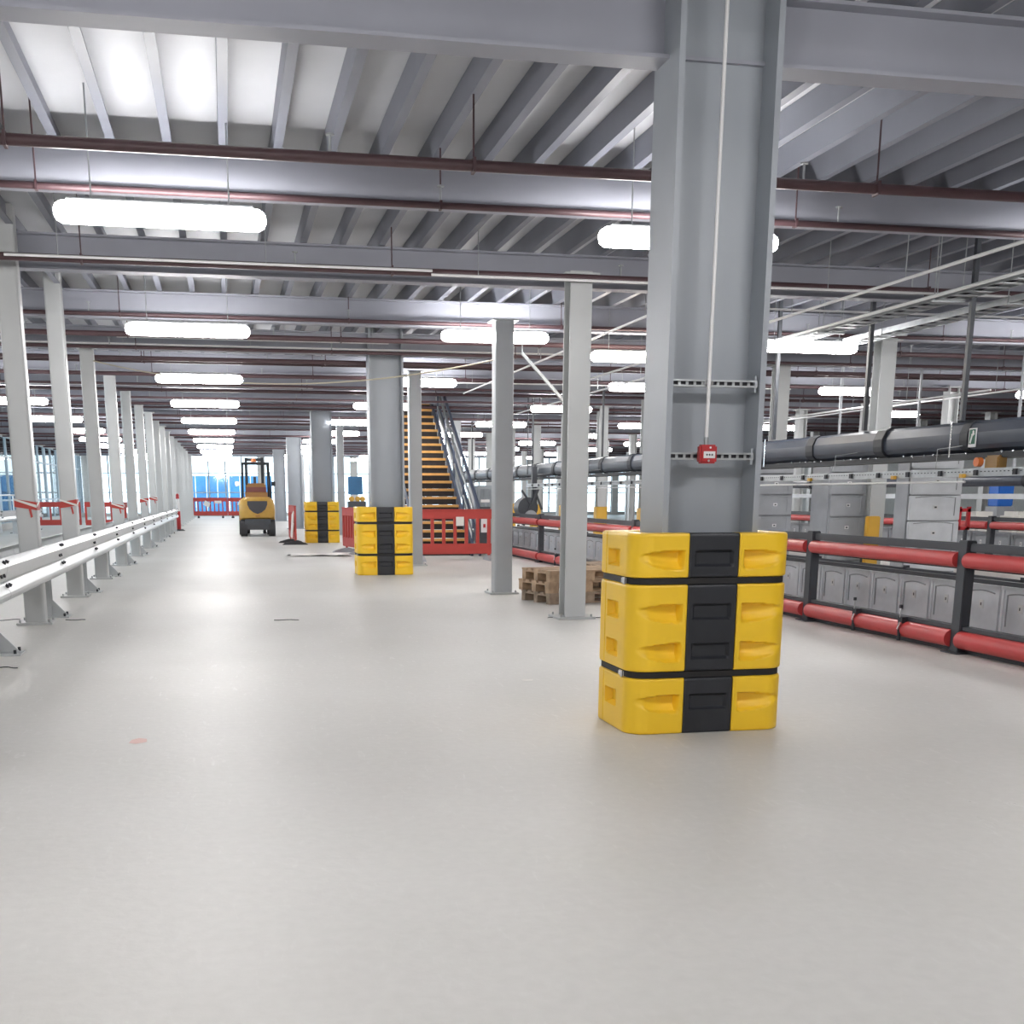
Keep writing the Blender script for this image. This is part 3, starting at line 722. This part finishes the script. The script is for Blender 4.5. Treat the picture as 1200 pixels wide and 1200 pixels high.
for k in range(20):
    lab = 'dark grey bin behind the second red barrier, %s from its near end' % ORD[k]
    if k == 0: b2.location = (14.75, 17.0, .25); b2['label'] = lab; b2['group'] = 'bins behind the second barrier'
    else: dup(b2, (14.75, 17.0+.6*k, .25), label=lab)
t = thing('bin_ledge', 'low charcoal ledge under the dark bins of the second barrier', 'ledge', (14.75, 16.5, 0))
MB().box((0,6,.22), (.5,12.4,.04)).build('shelf', M['charcoal'], t)
for k in range(5): MB().box((0,k*2.9+.1,.1), (.4,.05,.2)).build('leg', M['charcoal'], t)

# towers of stacked bins facing the aisle end
def tower(label, X, Y, n_, w_, d_, m, top):
    t = thing('bin_tower', label, 'rack', (X, Y, 0)); hh = top/n_
    MB().box((0,d_/2+.02,top/2), (w_+.04,d_,top)).build('side_casing', M['greydk'], t)
    for i in range(n_):
        z = hh*(i+.5); f_ = MB().box((0,-.005,z), (w_,.05,hh-.012), bev=.008).build('front_panel', m, t)
        r = MB(); pts = []
        for q in range(11):
            a = q/10; pts.append((-w_/2+.07+(w_-.16)*a, -.034, z+hh/2-.035+.018*math.sin(math.pi*a)))
        pts.append((w_/2-.09, -.034, z-hh*.3)); r.tube(pts, .006, 6); r.build('arched_rib', M['greydk'], f_)
        MB().box((.0,-.034,z+.01), (.07,.006,.05)).build('label_plate', M['white'], f_)
        MB().box((.0,-.039,z+.01), (.035,.005,.022), bev=.003).build('label_mark', M['line'], f_)
    return t
p = AY(1094, 600, 14.6); tower('tall pale grey stack of labelled panels nearest the right edge', p.x, 14.6, 6, .77, .30, M['grey'], 2.08)
p = AY(992, 600, 17.3); tower('darker grey stack of labelled panels, middle of the three', p.x, 17.3, 6, .62, .55, M['greydk'], 2.08)
p = AY(907, 600, 18.7); tower('dark grey panel stack right beside the big near column', p.x, 18.7, 6, .62, .5, M['greydk'], 2.08)

# yellow slim column guards
def slim_guard(x, y, label, h_=1.06, w_=.30):
    t = thing('column_guard', label, 'column protector', (x, y, 0), 0, 'slim yellow column guards')
    for z0, z1 in ((0,.5*h_),(.52*h_,h_)):
        MB().prism(rrect(w_+.02, w_+.02, .05), (0,0,z0), 'z', z1-z0).build('sleeve', M['yellow2'], t, smooth=40)
    MB().prism(rrect(w_, w_, .05), (0,0,.49*h_), 'z', .04*h_).build('strap', M['strap'], t)
for k, (x, y) in enumerate(((10.15,27.76),(10.15,31.28),(10.15,34.8),(10.15,38.32),(10.15,41.84),(16.0,34.78),(16.0,41.82))):
    slim_guard(x, y, 'slim yellow column guard %s' % ('round a far pale column, %s of these from the front' % ORD[k]))
t = thing('column_guard', 'flat dull yellow guard on the pale column between the two nearer panel stacks', 'column protector', (9.99, 16.92, 0), 0, 'slim yellow column guards')
MB().box((0,0,.53), (.22,.10,1.06), bev=.015).build('sleeve', M['yellow2'], t)
MB().box((0,.06,.3), (.26,.03,.5)).build('back_plate', M['charcoal'], t)

# ------------------------------------------------------------------ conveyor
t = thing('conveyor', 'long dark grey covered conveyor hung above the red barrier', 'conveyor', (8.22, 8.0, 0))
CW = .46
cprof = [(a_*.9, 2.02+(b_-2.02)*.86) for a_, b_ in [(-CW/2,1.97),(-CW/2,2.06),(-CW/2+.05,2.17),(-CW/2+.12,2.21),(CW/2-.12,2.21),(CW/2,2.10),(CW/2,1.92),(CW/2-.10,1.83),(-CW/2+.14,1.82),(-CW/2+.05,1.86),(-CW/2+.01,1.91)]]
cb = [0.0, 1.9, 3.85, 5.55, 7.35, 9.2, 11.1, 13.0, 14.9, 16.8, 18.7, 20.6, 22.5, 24.4, 26.3, 28.2, 30.1, 32, 33.9]
for i, (a, b) in enumerate(zip(cb, cb[1:])):
    MB().prism(cprof, (0, a+.01, 0), 'y', b-a-.02).build('cover', M['conv'], t, smooth=12)
    big = 1.14 if i in (2,) else 1.07
    pc = [(x*big, 2.01+(z-2.01)*big) for x, z in cprof]
    MB().prism(pc, (0, b-.10, 0), 'y', .2 if i != 1 else .14).build('collar', M['convdk'], t)
MB().box((0.02,16.95,1.81), (.30,33.9,.06)).build('belt_frame', M['convdk'], t)
bl = MB(); y = .2
while y < 33: bl.box((-.16,y,1.84), (.02,.03,.02)); y += random.choice((.18,.25,.4,.62))
bl.build('frame_bolts', M['chrome'], t, kind='stuff')
sg = MB().box((-CW/2*.9-.006, 3.66, 2.0), (.008,.13,.20)).build('safety_sign', M['white'], t)
MB().box((-CW/2*.9-.012, 3.66, 2.01), (.005,.10,.155)).build('sign_field', M['signgreen'], sg)
sm_ = MB().box((-CW/2*.9-.016,3.67,1.985), (.004,.022,.09),rot=(.3,0,0)).box((-CW/2*.9-.016,3.645,2.035), (.004,.05,.03),rot=(-.6,0,0)).tube([(-CW/2*.9-.014,3.64,2.06),(-CW/2*.9-.018,3.64,2.06)],.016,8)
sm_.build('sign_figure', M['white'], sg)
# stop button and brown box under it
MB().box((-.12,3.35,1.71), (.12,.24,.19), bev=.02).build('control_box', M['brown'], t)
MB().tube([(-.16,3.55,1.74),(-.22,3.55,1.74)], .05, 14).build('stop_button', M['orange'], t)
for px, yw in ((1137,11.9),(1022,13.9),(915,16.4)):
    a = AX(px, 490, 8.22); q = a.y-8.0
    MB().box((-.1,q,3.25), (.05,.05,2.10)).build('hanger', M['charcoal'], t)
    if px != 1022: MB().tube([(-.25,q-.04,2.2),(-.25,q-.04,1.80)], .009, 8).build('drop_rod', M['chrome'], t)
for q in (11.2, 14.1, 17.0, 20.0, 23.0, 27.0, 31.0):
    MB().box((-.1,q,3.25), (.04,.04,2.10)).build('hanger', M['charcoal'], t)
# perforated tray rail below
t = thing('perforated_tray', 'pale perforated tray rail running below the conveyor', 'cable tray', (7.62, 7.5, 1.615))
tb = MB(); tb.box((0,11,.04), (.10,22,.006)); tb.box((-.05,11,0), (.005,22,.075)); tb.box((0,11,-.035), (.10,22,.005)); tb.build('channel', M['galv'], t)
sl = MB(); cl = MB(); y = .1; k = 0
while y < 22:
    sl.box((-.054,y,.010), (.003,.022,.010)); y += .062
y = .3
while y < 22: cl.box((-.06,y,0), (.03,.05,.055)); y += .62
sl.build('slots', M['line'], t, kind='stuff'); cl.build('clips', M['convdk'], t, kind='stuff')
for q in (4.9, 6.9, 3.6): MB().box((-.075,q,-.03), (.04,.06,.04)).build('yellow_stop', M['yellow2'], t)
MB().tube([(-.04,3.6,-.09),(-.04,22,-.09)], .012, 8).build('conduit', M['white'], t)
for q in (1.2,4.2,6.4,9.4,13,17,21): MB().tube([(.0,q,.03),(.0,q,.26),(.3,q,.30)], .005, 6).build('stay', M['galv'], t)
# lower rear conveyor pipe seen at right
t = thing('pipe_run', 'grey horizontal pipe beyond the tall bin tower at the right edge', 'pipe', (13.2, 14, 1.62))
MB().tube([(0,0,0),(0,14,0)], .09, 14).build('pipe', M['conv'], t, smooth=60)
for q in (1,3.5,6,8.5,11): MB().tube([(0,q,0),(0,q+.14,0)], .11, 14).build('coupling', M['convdk'], t)
MB().box((0,7,-.26), (.08,14,.09)).build('support_rail', M['grey'], t)
for q in (1,4,7,10,13): MB().box((0,q,1.3), (.04,.04,2.6)).build('hanger', M['greydk'], t)
t = thing('storage_box', 'bright blue crate beyond the second red barrier', 'box', (AY(1171, 600, 25.6).x, 25.6, 0))
MB().box((0,0,1.36), (.42,.4,.5), bev=.02).build('crate', M['bluepaint'], t); MB().box((0,0,.555), (.46,.45,1.11)).build('stand', M['greydk'], t)
for k, (x, y, lb) in enumerate(((AY(1146, 600, 24.2).x,24.2,'left bale of white wrapped goods beyond the second red barrier'),(AY(1190, 600, 24.2).x+.1,24.2,'right bale of white wrapped goods beyond the second red barrier'))):
    t = thing('wrapped_bale', lb, 'bale', (x, y, 0)); MB().box((0,0,.58), (.62,.7,.86), bev=.10).build('wrapping', M['sheet'], t); MB().box((0,0,.075), (.62,.7,.15)).build('skid', M['wood2'], t)
p = AY(1131, 597, 18.6)
t = thing('red_machine_guard', 'red framed machine guard right of the tall bin tower', 'machine guard', (p.x+.1, 18.9, 0))
MB().box((0,0,1.12), (.42,.05,.06)).box((0,0,.8), (.42,.05,.06)).box((-.18,0,.98), (.06,.05,.4)).box((0,0,.98), (.05,.05,.4)).box((.18,0,.98), (.06,.05,.4)).build('frame', M['callred'], t)
MB().box((-.15,0,.4), (.05,.05,.8)).box((.15,0,.4), (.05,.05,.8)).build('legs', M['charcoal'], t)

# drive unit hanging under the conveyor, with hanger struts
p = AX(624, 600, 7.85)
t = thing('drive_unit', 'dark conveyor motor and gearbox with struts, left of the slim pale column', 'machine', (7.85, p.y, 0))
MB().tube([(-.12,0,1.05),(-.12,.5,1.05)], .27, 20).build('pulley', M['charcoal'], t, smooth=50)
MB().tube([(-.05,-.05,.82),(-.05,.4,.82)], .17, 20).build('gearbox', M['greydk'], t, smooth=50)
MB().tube([(.05,0,.74),(.42,0,.74)], .10, 16).box((.3,0,.62), (.25,.2,.06)).build('motor', M['convdk'], t, smooth=50)
MB().bar((-.25,0,.6),(.15,0,1.55),.07,.07).bar((.25,0,1.0),(.02,0,1.6),.05,.05).bar((-.3,0,1.5),(-.05,0,1.15),.05,.05).box((.06,.1,1.6), (.13,.13,1.0)).build('strut', M['charcoal'], t)
MB().box((-.1,.1,.28), (.5,.4,.55)).build('pedestal', M['greydk'], t)
for dx in (-.12, .0): MB().tube([(dx+.0,.1,1.9),(dx,.1,ZD-.01)], .014, 6).build('hanger_rod', M['charcoal'], t)
# second dark conveyor housing behind stair
p = AY(561, 583, 27.4)
t = thing('ribbed_cabinet', 'grey ribbed cabinet between the stair foot and the slim box column', 'cabinet', (6.06, 27.4, 0))
MB().box((0,.2,.80), (.46,.35,1.6), bev=.02).build('body', M['curtain'], t)
for i in range(6): MB().box((-.2+i*.08,.01,.82), (.03,.03,1.4)).build('rib', M['curtain'], t)
p = AY(418, 590, 50)
t = thing('storage_box', 'dark cabinet with yellow items on top, left of the second big column', 'cabinet', (p.x, 50, 0))
MB().box((0,0,.55), (.75,.5,1.1)).build('body', M['charcoal'], t)
for dx in (-.22,.05,.25): MB().box((dx,0,1.2), (.22,.3,.2), rot=(0,.3*dx,0), bev=.04).build('yellow_item', M['yellow2'], t)
MB().box((0,.4,1.75), (.62,.05,.75)).build('blue_screen', M['hoard'], t)
# rack seen between towers
p = AY(946, 600, 22.6)
t = thing('ladder_rack', 'pale ladder-like rack between the two darker bin towers', 'rack', (p.x, 20.5, 0))
for s in (-.13,.13): MB().box((s,0,.95), (.035,.04,1.9)).build('upright', M['grey'], t)
for i in range(9): MB().box((0,0,.2+i*.2), (.26,.03,.025)).build('rung', M['charcoal'], t)

# ------------------------------------------------------------------ pipes and services at the ceiling
PYS = [8.6, 9.9, 12.75, 17.16, 18.35, 19.95, 21.2, 21.95, 24.2, 26.0, 27.7, 29.9, 31.4, 33.2, 36.6, 38.2, 40.3, 43.8, 47.9, 50.8, 54.4, 58, 61.6, 65.0, 68.4]
for k, y in enumerate(PYS):
    z = 3.775 if k == 3 else (3.67 if k % 3 else 3.64); r_ = .038 if k % 2 == 0 else .027
    t = thing('sprinkler_pipe', 'maroon sprinkler pipe under the ceiling beams, %s from the camera end' % (ORD[k] if k < 24 else 'last'), 'pipe', (XL+.1, y, z), 0, 'maroon pipes under the ceiling')
    MB().tube([(0,0,0),(XR-XL-.2,0,0)], r_, 10).build('pipe', M['pipe'], t, smooth=60)
    hg = MB(); x = 1.2
    while x < XR-XL-1: hg.tube([(x,0,0),(x,0,ZD-z-.01)], .007, 5); hg.box((x,0,0), (.02,2.5*r_,2.5*r_)); x += 3.1
    hg.build('hangers', M['pipe'], t, kind='stuff')
    sp = MB(); x = 2.5+(k%2)
    while x < XR-XL-1: sp.tube([(x,0,0),(x,0,.14)], .01, 6); sp.tube([(x,0,.14),(x,0,.15)], .03, 8); x += 3.5
    sp.build('sprinkler_heads', M['galv'], t, kind='stuff')
for k, (x0, x1, y, z) in enumerate(((-2,2.2,12.6,3.66),(2.2,9,12.65,3.63),(-1.5,2.6,18.9,3.70),(-8,9,20.1,3.74),(4.5,12,24.0,3.6),(6,16,14.5,3.70),(9,20,19.0,3.74),(-8,2,27,3.7),(7,22,28.0,3.72))):  # first two: white strips standing in for lamp glint on a beam flange
    t = thing('conduit_and_flange_glint', 'thin bright conduit and flange glint line under the beams, %s from the camera end' % ORD[k], 'conduit', (x0, y, z), 0, 'cross conduits')
    MB().tube([(0,0,0),(x1-x0,0,0)], .014, 8).build('pipe', M['white'], t, smooth=60)
    for q in range(int((x1-x0)/2)): MB().tube([(q*2+.5,0,0),(q*2+.5,0,ZD-z-.01)], .005, 5).build('hanger', M['galv'], t)
# conduits running away from the camera on the right
for k, (px, py, z, y0, y1) in enumerate(((950,362,3.56,9,24),(1185,322,3.50,7,20),(1150,462,3.2,12,34),(940,487,3.1,18,34),(735,380,3.56,12,26),(622,480,3.4,18,34))):
    g_ = G(px, py, z); t = thing('long_conduit', 'bright straight conduit running away from the camera, %s from the right of the big column' % ORD[k], 'conduit', (g_.x, y0, z), 0, 'lengthwise conduits')
    MB().tube([(0,0,0),(0,y1-y0,0)], .018, 8).build('pipe', M['white'], t, smooth=60)
    for q in range(1, int((y1-y0)/2.5)): MB().tube([(0,q*2.5,0),(0,q*2.5,ZD-z-.01)], .006, 5).build('hanger', M['galv'], t)
for k, (px, py, z, y0, y1, lb) in enumerate(((1010,376,3.52,6,19.5,'wide galvanised cable tray ending above the middle bin tower'),(1130,368,3.52,6,17,'wide galvanised cable tray near the right edge of the ceiling'))):
    g_ = G(px, py, z); t = thing('cable_tray', lb, 'cable tray', (g_.x, y0, z)); L = y1-y0
    MB().box((-.15,L/2,0), (.006,L,.07)).box((.15,L/2,0), (.006,L,.07)).build('side_rails', M['galv'], t)
    rr = MB(); q = .15
    while q < L: rr.box((0,q,-.03), (.30,.09,.006)); q += .25
    rr.build('rungs', M['galv'], t, kind='stuff')
    MB().tube([(.03,0,0),(.03,L,0)], .015, 6).tube([(-.05,0,-.005),(-.05,L,-.005)], .012, 6).build('cables', M['convdk'], t)
    q = 1
    while q < L: MB().tube([(-.17,q,-.04),(-.17,q,ZD-z-.01)], .006, 5).tube([(.17,q,-.04),(.17,q,ZD-z-.01)], .006, 5).box((0,q,-.045), (.4,.04,.02)).build('trapeze_hanger', M['galv'], t); q += 2.6
# diagonal galvanised strut
a = AY(612, 414, 18.0); b = AY(664, 474, 18.0)
t = thing('diagonal_strut', 'slanting galvanised strut between the two slim columns', 'strut', a)
MB().bar((0,0,0), b-a, .045, .045).build('channel', M['galv'], t)
MB().tube([(0,0,0),(0,0,ZD-a.z-.01)], .008, 6).build('drop_rod', M['galv'], t)
# sagging cable across the aisle
def sag(p0, p1, s_, n_=24):
    return [p0.lerp(p1, i/n_)-Vector((0,0,s_*4*(i/n_)*(1-i/n_))) for i in range(n_+1)]
a = AY(106, 422, 20.55); m_ = AY(300, 451, 18.7); b = AY(578, 422, 16.4)
mid = a.lerp(b, .5); c = MB().tube([p_ for p_ in sag(a, b, max(.05, mid.z-m_.z))], .011, 6).build('hanging_cable', M['cable'], smooth=60)
tag(c, 'pale cable sagging across the aisle below the first lights', 'cable')

# ------------------------------------------------------------------ floor litter
g_ = G(373, 651); sh = MB(); 
vs = []; fs = []; nx_, ny_ = 16, 8
for j in range(ny_+1):
    for i in range(nx_+1):
        u, v_ = i/nx_, j/ny_; vs.append(((u-.5)*1.4+.05*math.sin(7*v_), (v_-.5)*1.0+.1*math.sin(5*u), .012+.03*abs(math.sin(9*u+4*v_))*abs(math.sin(6*v_+2*u))))
for j in range(ny_):
    for i in range(nx_): fs.append((j*(nx_+1)+i, j*(nx_+1)+i+1, (j+1)*(nx_+1)+i+1, (j+1)*(nx_+1)+i))
o = sh.add(vs, fs).build('plastic_sheet', M['sheet'], loc=(g_.x, g_.y, 0), smooth=80); tag(o, 'crumpled pale plastic sheet on the floor in front of the third protector', 'sheet')
g_ = G(162, 869); mk = MB().add([(-.05,-.04,.002),(-.01,-.07,.002),(.05,-.03,.002),(.045,.06,.002),(0,.09,.002),(-.04,.05,.002)], [(0,1,2,3,4,5)])
o = mk.build('floor_mark', M['pinkmark'], loc=(g_.x, g_.y, 0)); tag(o, 'faint pinkish red mark on the floor at the lower left', 'mark')
g_ = G(618, 798); o = MB().add([(-.04,-.02,.003),(.03,-.03,.006),(.05,.01,.012),(.0,.03,.004),(-.045,.015,.01)], [(0,1,2,3,4)]).build('paper_scrap', M['sheet'], loc=(g_.x, g_.y, 0)); tag(o, 'tiny pale paper scrap on the open floor in front of the protector', 'litter')
for k, (px, py, L, a) in enumerate(((649,724,.16,.3),(697,724,.2,-.3),(88,727,.22,-.1),(10,727,.25,.3),(336,727,.28,-.15),(8,783,.2,-.2))):
    g_ = G(px, py); pts = [(-L/2+L*i/6, .03*math.sin(i*1.1+k), .006) for i in range(7)]
    o = MB().tube(pts, .004, 5).build('wire_offcut', M['convdk'], loc=(g_.x, g_.y, 0)); o.rotation_euler = (0,0,a)
    tag(o, ['short dark wire offcut left of the pale column base','short dark wire offcut right of the pale column base','dark wire offcut by the nearest visible guardrail gusset','dark wire offcut under the guardrail near the left edge','dark wire offcut in the middle of the open aisle floor','dark wire offcut on the floor at the far left edge, closest to the camera'][k], 'litter', 'wire offcuts')
